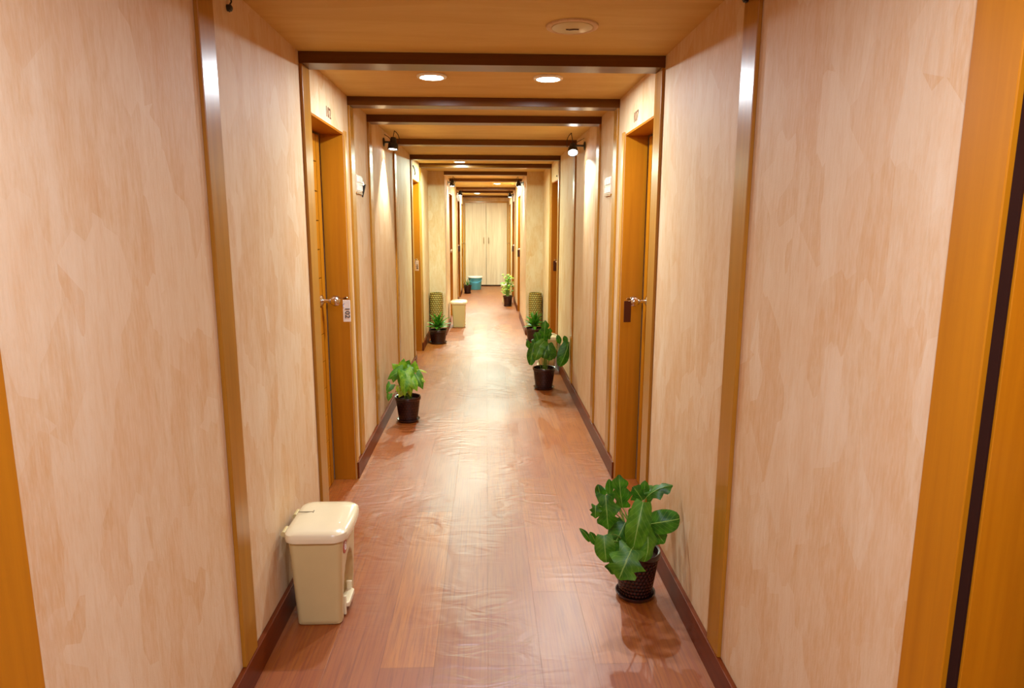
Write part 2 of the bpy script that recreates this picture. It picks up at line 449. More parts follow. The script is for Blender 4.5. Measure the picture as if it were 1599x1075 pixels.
# pale double door closing the corridor
root = empty('door_%d' % dn, (-.012, EY, 0)); root['kind'] = 'structure'
fr = MB(); fr.box(-.556, -.520, -.022, .04, 0, 2.10); fr.box(.520, .556, -.022, .04, 0, 2.10); fr.box(-.520, .520, -.022, .04, 2.062, 2.10)
fr.build('door_frame', M['casing'], root, bevel=.002)
for s in (-1, 1):
    lf = MB(); lf.box(*sorted((s*.003, s*.517)), 0, .035, .03, 2.058)
    a = lf.build('door_leaf', M['laminate'], root, bevel=.002)
    h = MB(); xx = s*.062
    h.tube([(xx, 0, 1.215), (xx, -.028, 1.205), (xx, -.03, 1.14), (xx, -.028, 1.075), (xx, 0, 1.065)], .010)
    h.build('door_handle', M['steel'], a, smooth=True)
MB().box(-.52, .52, .0, .04, 0, .028).build('under_door_shade', M['gap_shade'], root)  # dark bar fills the gap under the leaves, painted as its shade

# ------------------------------------------------------------------ writing
def text_obj(name, s, size, pos, right, upv, mat, parent=None, ext=.0008, bold=0, sx=1):
    cu = bpy.data.curves.new(name, 'FONT'); cu.body = s; cu.size = size; cu.extrude = ext; cu.offset = bold
    cu.align_x = 'CENTER'; cu.align_y = 'CENTER'
    tmp = bpy.data.objects.new('tmp', cu); C.objects.link(tmp)
    dg = bpy.context.evaluated_depsgraph_get()
    me = bpy.data.meshes.new_from_object(tmp.evaluated_get(dg)); bpy.data.objects.remove(tmp)
    r = Vector(right).normalized(); u = Vector(upv).normalized(); n = r.cross(u)
    Mx = Matrix(((r.x*sx, u.x, n.x, pos[0]), (r.y*sx, u.y, n.y, pos[1]), (r.z*sx, u.z, n.z, pos[2]), (0, 0, 0, 1)))
    me.transform(Mx); me.materials.clear()
    me.name = name
    return link(name, me, mat, parent)
tag(text_obj('door_number', '102', .072, (XL+.001, 3.49, 2.05), (0, 1, 0), (0, 0, 1), M['ink'], sx=1.05), 'brown room number 102 on the wall above the nearest left door', 'sign')
tag(text_obj('door_number', '107', .072, (XR-.001, 3.53, 2.052), (0, -1, 0), (0, 0, 1), M['ink'], sx=1.05), 'brown room number 107 on the wall above the nearest right door', 'sign')

# ------------------------------------------------------------------ key tags on the door knobs
def key_tag(pos, mat, label, text=None, sgn=1, small=False):
    """pos = top centre of the tag; the key goes back into the knob on the -sgn side"""
    root = empty('key_tag', pos); tag(root, label, 'key tag')
    w, h = .020, .118
    pl = MB(); pl.box(-w, w, -.002, .002, -h, 0); pl.build('tag_plate', mat, root, bevel=.0015)
    r = MB(); r.tube([(.009*math.cos(a), 0, .006+.010*math.sin(a)) for a in [2*math.pi*i/16 for i in range(17)]], .0012, 6)
    r.build('ring', M['brass'], root, smooth=True)
    k = MB(); k.box(*sorted((0, -sgn*.045)), .0, .0022, .006, .013)
    k.lathe([(.001, 0), (.011, 0), (.011, .0022), (.001, .0022)], (-sgn*.004, 0, .0095), 16, True, True, 'y')
    k.build('key', M['brass'], root)
    if text:
        text_obj('tag_number', text, .036, (.003, -.0026, -.068), (0, 0, -1), (1, 0, 0), M['inkb'], root, .0004, .0003, 1.12)
        e = MB(); e.tube([(-.006+.012*math.cos(a), -.0026, -.028+.012*math.sin(a)) for a in [math.pi*(.6+i/10) for i in range(8)]], .0012, 6)
        e.build('tag_mark', M['inkblue'], root)
    return root
key_tag((-.757, 3.60, 1.103), M['white'], 'white key tag numbered 102 hanging at the nearest left door knob', '102', 1)
key_tag((.775, 3.62, 1.095), M['darktag'], 'dark brown key tag hanging at the nearest right door knob', None, -1)
key_tag((-.812, 7.80, 1.10), M['white'], 'white key tag on the second door of the left wall', '104', 1)
key_tag((.795, 7.78, 1.10), M['darktag'], 'dark brown key tag on the second door of the right wall', None, -1)
key_tag((-.575, 14.08, 1.09), M['darktag'], 'dark key tag on a far left door beyond the second lamp', None, 1)
key_tag((.548, 14.08, 1.09), M['darktag'], 'dark key tag on a far right door beyond the second lamp', None, -1)
key_tag((.552, 11.62, 1.09), M['darktag'], 'brown key tag on the first right door of the narrow part', None, -1)

# ------------------------------------------------------------------ ceiling lamps
lamp_labels = ['round lit downlight above the camera, left of the pair', 'round lit downlight above the camera, right of the pair',
               'nearest visible round downlight, left one of the lit pair', 'nearest visible round downlight, right one of the lit pair',
               'single round downlight in front of the second pair of doors', 'single round downlight right of centre in the narrow part',
               'farthest round downlight left of centre near the pale end doors', 'round downlight far behind the camera']
for (x, y, k), lb in zip(LAMPS, lamp_labels):
    root = empty('ceiling_light', (x, y, CZ)); tag(root, lb, 'ceiling light', 'round ceiling downlights')
    rg = MB(); rg.lathe([(.056, -.0005), (.072, -.0005), (.073, -.006), (.070, -.010), (.057, -.011)], n=40, cap0=False, cap1=False)
    rg.build('trim_ring', M['white'], root, smooth=True)
    df = MB(); df.lathe([(.001, -.0135), (.04, -.0130), (.057, -.0105)], n=40, cap0=True, cap1=False)
    df.build('diffuser', M['lamp_'+k], root, smooth=True)
    ld = bpy.data.lights.new('downlight', 'AREA'); ld.shape = 'DISK'; ld.size = .108; ld.energy = LPOW[k]; ld.color = LCOL[k]
    lo = bpy.data.objects.new('downlight_bulb', ld); C.objects.link(lo); lo.parent = root; lo.location = (0, 0, -.0155)

# round ceiling cover
root = empty('ceiling_cover', (.313, 2.572, CZ)); tag(root, 'round cream ceiling cover with a dark slot near the top of the photo', 'ceiling cover')
r = MB(); r.lathe([(.070, -.0005), (.095, -.0005), (.094, -.006), (.084, -.009), (.076, -.006), (.074, -.002)], n=48, cap0=False, cap1=False)
r.build('outer_ring', M['paper'], root, smooth=True)
r = MB(); r.lathe([(.001, -.011), (.06, -.0105), (.074, -.008), (.076, -.001)], n=48, cap0=True, cap1=False)
r.build('cover_plate', M['cream'], root, smooth=True)
r = MB(); r.tube([(-.022, .003, -.0115), (-.008, .0045, -.012), (.006, -.001, -.012), (.024, 0, -.0115)], .0028, 8)
r.build('slot', M['darktag'], root)

# ------------------------------------------------------------------ small spot lamps on the walls
def spot_lamp(loc, sgn, aim, label, power, cone=82, col=(.96, 1, .93)):
    """loc = lens centre; sgn = +1 if the wall is on the left (-x)"""
    root = empty('wall_spotlight', loc); tag(root, label, 'spotlight', 'small black wall spotlights')
    wx = {1: (XL if loc[1] < NY else NL), -1: (XR if loc[1] < NY else NR)}[sgn] - loc[0]
    pl = MB(); pl.lathe([(.001, wx), (.033, wx), (.033, wx+sgn*.006), (.026, wx+sgn*.010), (.001, wx+sgn*.010)], (0, .0, .055), 24, True, True, 'x')
    pl.build('wall_plate', M['black'], root, smooth=True)
    ar = MB(); ar.tube([(wx+sgn*.006, 0, .055), (-sgn*.004, 0, .055)], .008, 10)
    ar.lathe([(.001, -.012), (.015, -.012), (.015, .012), (.001, .012)], (-sgn*.004, 0, .055), 16, True, True, 'y')
    ar.build('arm', M['black'], root, smooth=True)
    q = Vector(aim).normalized().to_track_quat('-Z', 'Y').to_matrix().to_4x4()
    hd = MB(); hd.lathe([(.001, .078), (.016, .076), (.020, .06), (.022, .044), (.030, .036), (.034, .0), (.031, .0), (.028, .006)], n=28, cap0=True, cap1=False)
    hd.bm.transform(q @ Matrix.Scale(1.2, 4)); hd.build('lamp_head', M['black'], root, smooth=True, ang=35)
    ln = MB(); ln.lathe([(.001, .001), (.02, .002), (.029, .006)], n=28, cap0=True, cap1=False); ln.bm.transform(q @ Matrix.Scale(1.2, 4))
    ln.build('lens', M['lens'], root, smooth=True)
    cb = MB(); cb.tube(bez((sgn*.0, 0, .075), (sgn*.01, .01, .125), (sgn*.012, .02, CZ-loc[2]-.004)), .003, 6)
    cb.tube(bez((sgn*.012, .02, CZ-loc[2]-.004), (sgn*.06, .01, .11), (sgn*.045, 0, .045)), .003, 6)
    cb.tube([(wx+sgn*.004, .03, .115), (wx+sgn*.03, .02, .10), (-sgn*.012, .0, .072)], .0025, 6)
    cb.build('cable', M['cable'], root, smooth=True)
    sp = bpy.data.lights.new('spot', 'SPOT'); sp.energy = power; sp.spot_size = math.radians(cone); sp.spot_blend = .35
    sp.shadow_soft_size = .02; sp.color = col
    so = bpy.data.objects.new('spot_bulb', sp); C.objects.link(so); so.parent = root
    so.matrix_local = Matrix.Translation(Vector(aim).normalized()*.006) @ q
spot_lamp((-.715, 5.30, 2.072), 1, (-.05, -.10, -1), 'black wall spotlight, nearer one on the left wall', 54, 84)
spot_lamp((.672, 5.33, 2.060), -1, (-.02, -.62, -.8), 'black wall spotlight, nearer one on the right wall', 54, 84)
spot_lamp((-.505, 10.05, 2.07), 1, (-.10, -.10, -1), 'black wall spotlight on the left at the start of the narrow part', 70, 90, (.95, 1, .92))
spot_lamp((.475, 10.05, 2.07), -1, (.10, -.10, -1), 'black wall spotlight on the right at the start of the narrow part', 70, 90, (.95, 1, .92))
spot_lamp((-.505, 13.05, 2.07), 1, (-.10, -.10, -1), 'farthest black wall spotlight on the left wall', 58, 90, (.95, 1, .92))
spot_lamp((.475, 13.75, 2.07), -1, (.10, -.10, -1), 'farthest black wall spotlight on the right wall', 58, 90, (.95, 1, .92))

# loose cable ends high on the near walls
def cable_end(x, y, z, sg, label):
    root = empty('cable_hook', (x, y, z)); tag(root, label, 'hook')
    a = MB(); a.tube([(0, .012, .075), (sg*.008, .008, .045), (sg*.010, .010, .020), (sg*.006, 0, .006)], .0025, 8); a.build('wire', M['cable'], root, smooth=True)
    b = MB(); b.lathe([(.001, sg*.0), (.010, sg*.0), (.010, sg*.012), (.004, sg*.016), (.001, sg*.016)], (0, 0, 0), 16, True, True, 'x')
    b.tube([(sg*.008, .0, -.006), (sg*.010, -.010, -.013), (sg*.010, -.017, -.010)], .0025, 8)
    b.build('knob', M['black'], root, smooth=True)
cable_end(XL, 2.200, 2.150, 1, 'small black cable hook high on the near left wall')
cable_end(XR-.013, 2.03, 2.146, -1, 'small black cable hook at the top of the near right strip')
# dark wire over the second left door
w = MB(); w.tube([(XL+.004, 7.34, 2.13), (XL+.012, 7.40, 2.10), (XL+.012, 7.46, 2.065), (XL+.006, 7.50, 2.045)], .006, 8)
tag(w.build('wire', M['cable'], smooth=True), 'short dark wire on the wall above the second left door', 'wire')
w = MB(); w.lathe([(.001, XR), (.010, XR), (.008, XR-.008), (.001, XR-.010)], (0, 7.40, 2.035), 14, True, True, 'x')
tag(w.build('wall_stud', M['cable'], smooth=True), 'small dark stud on the wall above the second right door', 'stud')

# ------------------------------------------------------------------ switch plates
def switch_plate(x, sg, y0, y1, z0, z1, label, cols, ledge):
    cy, cz = (y0+y1)/2, (z0+z1)/2
    root = empty('switch_plate', (x, cy, cz)); tag(root, label, 'light switch')
    hw, hh = (y1-y0)/2, (z1-z0)/2
    p = MB(); p.box(*sorted((0, sg*.009)), -hw, hw, -hh, hh); p.build('plate', M['white_sw'], root, bevel=.003)
    n = cols
    for i in range(n):
        for zz in (-.5, .5):
            yc = -hw + (i+.5)*2*hw/n; zc = zz*hh*.95
            s = MB(); s.box(*sorted((sg*.008, sg*.014)), yc-hw/n*.62, yc+hw/n*.62, zc-hh*.32, zc+hh*.32); s.build('switch', M['white'], root, bevel=.0015)
    if ledge:
        s = MB(); s.box(*sorted((0, sg*.010)), -hw, hw, -hh-.008, -hh-.001); s.build('ledge', M['strip'], root)
    return root
switch_plate(XL, 1, 4.115, 4.305, 1.698, 1.802, 'off-white switch plate on the left wall past door 102', 3, True)
switch_plate(XR, -1, 4.135, 4.345, 1.695, 1.80, 'off-white switch plate on the right wall past door 107', 3, True)
root = empty('wall_holder', (XL, 4.335, 1.72)); tag(root, 'small black wedge-shaped holder beside the left switch plate', 'holder')
h = MB(); h.rings([[(0, -.006, -.045), (.006, -.006, -.045), (.006, .006, -.045), (0, .006, -.045)], [(0, -.014, .02), (.026, -.014, .035), (.026, .014, .035), (0, .014, .02)]])
h.build('body', M['black'], root, bevel=.002)
h = MB(); h.box(0, .010, -.016, .016, .02, .05); h.build('clip', M['steel'], root)

# ------------------------------------------------------------------ pedal bins
def pedal_bin(loc, rz, label, sc=1.0, sticker=False):
    root = empty('pedal_bin', loc, rz); root.scale = (sc, sc, sc); tag(root, label, 'waste bin')
    def prof(hx, hy, r, n=7):
        pts = []
        for cx_, cy_, a0 in ((hx-r, hy-r, 0), (-hx+r, hy-r, 90), (-hx+r, -hy+r, 180), (hx-r, -hy+r, 270)):
            for i in range(n): a = math.radians(a0+90*i/(n-1)); pts.append((cx_+r*math.cos(a), cy_+r*math.sin(a)))
        # refine the straight +x side so the pedal arch can be pressed in
        out = []
        k = len(pts)
        for i in range(k):
            p, q = pts[i], pts[(i+1) % k]; out.append(p)
            if abs(p[0]-q[0]) < 1e-6 and p[0] > 0 and abs(p[1]-q[1]) > .02:
                for t in [j/14 for j in range(1, 14)]: out.append((p[0], p[1]+(q[1]-p[1])*t))
        return out
    rings = []
    zs = [0, .004, .02, .05, .09, .13, .16, .18, .195, .205, .215, .225, .235, .25, .30, .348]
    for z in zs:
        t = z/.348; hx, hy = .082+.014*t, .118+.018*t
        if z == 0: hx -= .005; hy -= .005
        R = []
        for px, py in prof(hx, hy, .024):
            if px > hx-.0001 and abs(py) < .085:
                top = .235*math.sqrt(max(0, 1-(py/.078)**2))**.6 if abs(py) < .078 else 0
                e = min(1, max(0, (top-z)/.015)); px -= .026*e
            R.append((px, py, z))
        rings.append(R)
    mb = MB(); mb.rings(rings); mb.build('body', M['cream'], root, smooth=True, ang=55)
    lid = MB(); L = []
    for z, g in ((.338, .003), (.338, .013), (.352, .015), (.366, .013), (.373, .006), (.379, -.012), (.384, -.045), (.386, -.085)):
        hx, hy = .095+g, .136+g
        r = .045 if hx > .05 else max(.008, hx*.5)
        L.append([((px + (.012*(1-(py/hy)**2) if px > 0 else 0)), py, z) for px, py in prof(hx, hy, min(r, hx*.9, hy*.9))])
    lid.rings(L); lid_o = lid.build('lid', M['cream_lid'], root, smooth=True, ang=40)
    g = MB(); g.box(-.095, -.094+.055, .02, .0225, .3825, .3858); g.box(-.040, -.036, .014, .030, .3825, .3865); g.build('lid_seam', M['grey'], lid_o)
    for ya in (-.10, .05):
        hg = MB(); hg.tube([(-.118, ya, .352), (-.118, ya+.05, .352)], .010, 12); hg.build('hinge', M['cream'], root, smooth=True)
    pd = MB(); pd.rings([[(.060, -.055, .030), (.060, .055, .030), (.060, .055, .042), (.060, -.055, .042)],
                         [(.088, -.055, .034), (.088, .055, .034), (.088, .055, .050), (.088, -.055, .050)],
                         [(.098, -.048, .030), (.098, .048, .030), (.098, .048, .050), (.098, -.048, .050)]])
    pd.box(.066, .088, -.060, -.050, .004, .080); pd.box(.066, .088, .050, .060, .004, .080)
    pd.build('pedal', M['cream_lid'], root, bevel=.003)
    if sticker:
        st = MB(); st.lathe([(.001, .0915), (.027, .0915), (.027, .0955), (.001, .0955)], (0, -.066, .288), 28, True, True, 'x')
        st_o = st.build('sticker', M['red'], root)
        w_ = MB()
        w_.tube([(.0957, -.066+.014*math.cos(a), .288+.014*math.sin(a)) for a in [2*math.pi*i/20 for i in range(21)]], .0016, 6)
        w_.tube([(.0957, -.066+.005*math.cos(a), .288+.005*math.sin(a)) for a in [2*math.pi*i/12 for i in range(13)]], .0016, 6)
        w_.build('sticker_mark', M['white'], st_o)
    return root
pedal_bin((-.641, 2.452, 0), 0, 'cream pedal bin with red sticker at the near left wall', 1.03, True)
pedal_bin((-.420, 9.97, 0), 0, 'cream pedal bin on the left by the start of the narrow part', 1.05)
pedal_bin((.632, 6.95, 0), math.pi, 'cream pedal bin at the right wall behind the large-leaved plant', .97)
pedal_bin((.405, 13.12, 0), math.pi, 'cream pedal bin behind the tall yellow-green plant', 1.02)

# ------------------------------------------------------------------ plants
def leaf(bm, uvl, base, tip, width, normal, prof, droop=.15, fold=.25, wave=0.0, nu=10, nv=8, rnd=random, twist=0, mi=0):
    B, T = Vector(base), Vector(tip); ax = T-B; Ln = ax.length; d = ax.normalized()
    n = Vector(normal); n = (n-d*n.dot(d)).normalized(); s = d.cross(n)
    if twist:
        n, s = n*math.cos(twist)+s*math.sin(twist), s*math.cos(twist)-n*math.sin(twist)
    ph = rnd.random()*6
    rows = []
    for i in range(nu+1):
        t = i/nu; w = prof(t)*width/2
        c = B + ax*t + n*(droop*Ln*4*t*(1-t))
        row = []
        for j in range(nv+1):
            q = -1+2*j/nv
            back = 0
            off = n*(-fold*abs(q)**1.3*w) + n*(wave*w*math.sin(t*11+ph+(3 if q > 0 else 0))*abs(q)**2)
            p = c + s*(q*w) + off
            if t < .12: p -= d*(abs(q)*w*.75*prof_lobe(prof))
            v = bm.verts.new(p); row.append((v, q, t))
        rows.append(row)
    for a, b in zip(rows, rows[1:]):
        for j in range(nv):
            try: f = bm.faces.new((a[j][0], a[j+1][0], b[j+1][0], b[j][0]))
            except ValueError: continue
            f.smooth = True; f.material_index = mi
            for lp, q in zip(f.loops, (a[j], a[j+1], b[j+1], b[j])): lp[uvl].uv = (q[1], q[2])
def prof_lobe(p): return getattr(p, 'lobe', 0)
def heart(t): return max(.02, (math.sin(math.pi*min(1, t*.88+.12)**.62))) if t < 1 else .01
heart.lobe = .9
def paddle(t): return max(.06, math.sin(math.pi*(t*.86+.12))**.55) if t < 1 else .25
paddle.lobe = .35
def lobed(t): return max(.05, math.sin(math.pi*(t*.84+.14))**.55*(1+.30*math.sin(t*17+1))) if t < 1 else .12
lobed.lobe = .5
def strap(t): return max(.02, (min(1, t*4+.35))*(1-t**3)**.8)
def oval(t): return max(.03, math.sin(math.pi*(t*.9+.08))**.8) if t < 1 else .02

def pot_parts(root, r_top, r_bot, h, mat, saucer=True, n=40):
    z0 = .012 if saucer else 0
    p = MB(); hh = h
    p.lathe([(.001, z0), (r_bot, z0), (r_top*.93, hh-.028), (r_top*.90, hh-.035), (r_top*.90, hh-.05)], n=n, cap0=True, cap1=False)
    p.lathe([(r_top*.90, hh-.028), (r_top*.93, hh-.028)], n=n, cap0=False, cap1=False)
    pot = p.build('pot', mat, root, smooth=True, ang=50)
    q = MB(); q.lathe([(r_top*.92, hh-.030), (r_top*.985, hh-.026), (r_top, hh-.018), (r_top, hh-.004), (r_top*.975, hh), (r_top*.90, hh-.003), (r_top*.885, hh-.045)], n=n, cap0=False, cap1=False)
    q.build('rim', M['rim'], pot, smooth=True, ang=60)
    s = MB(); s.lathe([(.001, hh-.030), (r_top*.5, hh-.024), (r_top*.895, hh-.034)], n=n, cap0=True, cap1=False)
    s.build('soil', M['soil'], root, smooth=True)
    if saucer:
        s = MB(); s.lathe([(.001, 0), (r_bot*1.02, 0), (r_bot*1.22, .016), (r_bot*1.24, .022), (r_bot*1.18, .022), (r_bot*1.0, .0115), (.001, .0115)], n=n)
        s.build('saucer', M['rim'], root, smooth=True, ang=40)
    return pot

def finish(bm, name, mat, root):
    me = bpy.data.meshes.new(name); bm.to_mesh(me); bm.free()
    return link(name, me, mat, root)

def plant(center, label, leaves, mats, r_top, r_bot, h, potmat, seed, name='potted_plant', stem_r=.0028, group=None):
    """leaves: (base, tip, width, profile, droop, fold, wave, normal, material index) in world space"""
    cx_, cy_ = center; rnd = random.Random(seed)
    root = empty(name, (cx_, cy_, 0)); tag(root, label, 'plant', group)
    pot_parts(root, r_top, r_bot, h, potmat)
    bm = bmesh.new(); uvl = bm.loops.layers.uv.new('leaf')
    st = MB(); O = Vector((cx_, cy_, 0))
    for (b, t, w, pf, dr, fo, wv, nm, mi) in leaves:
        b, t = Vector(b)-O, Vector(t)-O
        leaf(bm, uvl, b, t, w, nm, pf, dr, fo, wv, rnd=rnd, mi=mi)
        a = rnd.random()*6.28; s0 = Vector((.025*math.cos(a), .025*math.sin(a), h-.03))
        mid = Vector(((s0.x*.6+b.x*.4), (s0.y*.6+b.y*.4), max(b.z, h)*.75+h*.25+.02))
        st.tube(bez(s0, mid, b, 9), stem_r, 7, stem_r*.6)
        d = (t-b); nmv = Vector(nm); dn_ = d.normalized(); nmv = (nmv-dn_*nmv.dot(dn_)).normalized()
        st.tube([b+d*k+nmv*(dr*d.length*4*k*(1-k)+.0004) for k in (0, .25, .5, .75, .9)], stem_r*.55, 6, stem_r*.2)
    lo, hi = (XL, XR) if cy_ < NY else (NL, NR)
    lo += .008; hi -= .008
    for v in bm.verts:                      # leaves press up against the wall instead of passing through
        x = v.co.x + cx_
        if x > hi-.03: x = hi-.03*math.exp(-(x-hi+.03)/.03)
        if x < lo+.03: x = lo+.03*math.exp((x-lo-.03)/.03)
        v.co.x = x - cx_
    finish(bm, 'foliage', mats, root)
    st.build('stem', M['stem'], root, smooth=True)
    return root

CAMN = (0, -1, .35)
# near right plant
L0 = [((.543, 2.50, .385), (.522, 2.49, .528), .070, lobed, .12, .5, .25, (-.3, -1, .1), 0),
      ((.457, 2.42, .472), (.468, 2.40, .340), .088, lobed, .10, .4, .25, (-.2, -1, .2), 0),
      ((.452, 2.46, .440), (.433, 2.46, .502), .045, oval, .1, .5, .1, (-.5, -1, .2), 0),
      ((.499, 2.55, .422), (.492, 2.54, .492), .036, oval, .1, .3, .0, CAMN, 0),
      ((.635, 2.49, .432), (.737, 2.48, .486), .060, lobed, .16, .5, .2, (-.2, -.6, 1), 0),
      ((.637, 2.56, .403), (.642, 2.55, .480), .048, oval, .12, .3, .1, CAMN, 0),
      ((.622, 2.50, .415), (.580, 2.49, .478), .060, lobed, .12, .4, .2, CAMN, 0),
      ((.590, 2.36, .468), (.550, 2.33, .280), .092, paddle, .20, .55, .22, (-.3, -1, .3), 1),
      ((.625, 2.42, .350), (.757, 2.40, .382), .095, paddle, .16, .35, .2, (.1, -1, .5), 0),
      ((.655, 2.46, .318), (.702, 2.44, .258), .070, lobed, .12, .3, .2, (0, -1, .4), 0),
      ((.606, 2.36, .362), (.596, 2.33, .240), .098, paddle, .18, .5, .25, (.3, -1, .3), 1),
      ((.440, 2.34, .345), (.449, 2.32, .245), .080, paddle, .14, .3, .1, (-.2, -1, .3), 1),
      ((.416, 2.36, .298), (.388, 2.35, .356), .032, oval, .1, .4, .1, (.3, -1, .3), 0),
      ((.394, 2.38, .302), (.350, 2.37, .362), .026, oval, .18, .4, .0, (.4, -1, .6), 0),
      ((.536, 2.29, .312), (.484, 2.255, .212), .120, lobed, .12, .2, .15, (-.3, -1, .4), 1),
      ((.502, 2.34, .300), (.475, 2.33, .190), .080, lobed, .10, .3, .2, (.2, -1, .2), 0),
      ((.545, 2.45, .345), (.497, 2.43, .255), .095, paddle, .12, .3, .2, (-.2, -1, .4), 0),
      ((.416, 2.40, .440), (.415, 2.39, .392), .040, lobed, .1, .4, .2, (-.3, -1, .2), 0),
      ((.600, 2.52, .375), (.628, 2.52, .300), .080, paddle, .12, .3, .15, CAMN, 0),
      ((.640, 2.60, .40), (.700, 2.64, .42), .07, paddle, .2, .3, .15, (0, .2, 1), 0),
      ((.520, 2.60, .40), (.470, 2.66, .40), .07, paddle, .2, .3, .15, (0, .2, 1), 0)]
plant((.608, 2.505), 'large-leaved green plant in a dark woven pot at near right wall', L0, [M['leaf_d'], M['leaf_m']], .096, .066, .205, M['potb'], 3)
# right plant further on
L1 = [((.522, 6.02, .477), (.534, 6.01, .650), .085, lobed, .1, .4, .2, CAMN, 0),
      ((.520, 5.90, .480), (.429, 5.87, .370), .110, paddle, .15, .3, .1, (-.3, -1, .4), 1),
      ((.430, 5.92, .455), (.392, 5.87, .262), .105, paddle, .12, .35, .1, (-.4, -1, .2), 0),
      ((.386, 5.93, .406), (.362, 5.92, .485), .05, oval, .1, .4, .1, (.4, -1, .2), 0),
      ((.550, 5.90, .455), (.570, 5.87, .305), .120, paddle, .12, .3, .1, CAMN, 0),
      ((.532, 5.86, .400), (.507, 5.84, .330), .09, paddle, .12, .3, .1, CAMN, 0),
      ((.565, 6.05, .470), (.580, 6.04, .575), .06, lobed, .1, .4, .2, (.4, -1, .2), 0),
      ((.748, 5.95, .460), (.660, 5.92, .240), .135, paddle, .10, .3, .08, (.3, -1, .4), 0),
      ((.735, 6.00, .430), (.707, 5.99, .512), .055, oval, .1, .4, .1, (-.3, -1, .2), 0),
      ((.677, 6.03, .430), (.645, 6.02, .515), .055, oval, .1, .4, .1, (.3, -1, .2), 0),
      ((.474, 6.00, .455), (.440, 5.99, .545), .06, lobed, .1, .4, .1, CAMN, 0),
      ((.590, 5.95, .42), (.612, 5.92, .310), .065, paddle, .12, .3, .1, CAMN, 0),
      ((.475, 5.84, .43), (.430, 5.82, .320), .09, paddle, .14, .3, .1, (-.2, -1, .4), 1),
      ((.54, 6.08, .45), (.56, 6.10, .56), .06, paddle, .14, .3, .1, (0, -1, .4), 0),
      ((.50, 6.08, .46), (.47, 6.14, .52), .09, paddle, .14, .3, .1, (0, -.5, 1), 0)]
L1 += [((.53+.05*math.cos(a), 6.05+.05*math.sin(a), .40+.02*(i % 3)), (.53+.12*math.cos(a), 6.05+.12*math.sin(a), .46-.02*(i % 2)), .07, paddle, .15, .3, .1, (0, -.4, 1), i % 2) for i, a in enumerate([1.5, 2.4, 3.1])]
plant((.530, 6.050), 'large-leaved green plant in a dark pot before the right bin', L1, [M['leaf_d'], M['leaf_m']], .107, .078, .205, M['pot'], 5)
# left bright plant
L2 = [((-.650, 5.00, .405), (-.632, 4.99, .505), .085, heart, .12, .3, .1, CAMN, 1), ((-.640, 4.95, .422), (-.753, 4.93, .352), .095, heart, .14, .3, .1, (-.3, -1, .5), 0),
      ((-.638, 4.91, .420), (-.642, 4.88, .290), .085, heart, .14, .4, .1, (-.3, -1, .3), 0), ((-.608, 4.87, .430), (-.565, 4.84, .270), .110, heart, .14, .35, .1, (.2, -1, .4), 1),
      ((-.562, 5.00, .400), (-.546, 4.99, .488), .075, heart, .12, .3, .1, CAMN, 1), ((-.540, 4.93, .395), (-.484, 4.90, .282), .090, heart, .14, .3, .1, (.3, -1, .4), 0),
      ((-.606, 4.95, .436), (-.545, 4.93, .388), .075, heart, .14, .3, .1, (.2, -1, .6), 0), ((-.539, 4.97, .42), (-.457, 4.96, .398), .022, oval, .1, .3, 0, (0, -.5, 1), 2),
      ((-.524, 4.93, .365), (-.462, 4.91, .335), .040, heart, .12, .3, .1, (.2, -1, .6), 2), ((-.728, 4.93, .315), (-.764, 4.91, .250), .065, heart, .12, .3, .1, (-.1, -1, .3), 0),
      ((-.736, 4.90, .248), (-.745, 4.89, .195), .045, heart, .12, .3, .1, (-.1, -1, .3), 0), ((-.679, 4.98, .425), (-.723, 4.97, .468), .055, heart, .12, .3, .1, CAMN, 1),
      ((-.635, 4.90, .28), (-.665, 4.88, .225), .055, heart, .12, .3, .1, CAMN, 2), ((-.616, 5.04, .44), (-.595, 5.03, .485), .05, heart, .1, .3, .1, CAMN, 0),
      ((-.565, 4.85, .375), (-.520, 4.83, .285), .075, heart, .14, .3, .1, (.3, -1, .3), 1), ((-.607, 4.84, .385), (-.612, 4.82, .250), .080, heart, .14, .35, .1, (-.1, -1, .3), 1),
      ((-.66, 4.90, .30), (-.680, 4.89, .262), .05, heart, .1, .3, .1, CAMN, 2), ((-.69, 4.94, .40), (-.71, 4.92, .33), .06, heart, .12, .3, .1, CAMN, 0),
      ((-.59, 5.05, .41), (-.54, 5.10, .40), .09, heart, .15, .3, .1, (0, 0, 1), 1), ((-.65, 5.06, .41), (-.70, 5.11, .40), .09, heart, .15, .3, .1, (0, 0, 1), 0),
      ((-.585, 4.9, .33), (-.575, 4.87, .235), .06, heart, .12, .3, .1, CAMN, 2)]
plant((-.614, 5.030), 'bright green leafy plant in a dark pot along the left wall', L2, [M['leaf_m'], M['leaf_l'], M['leaf_y']], .100, .072, .200, M['pot'], 7)

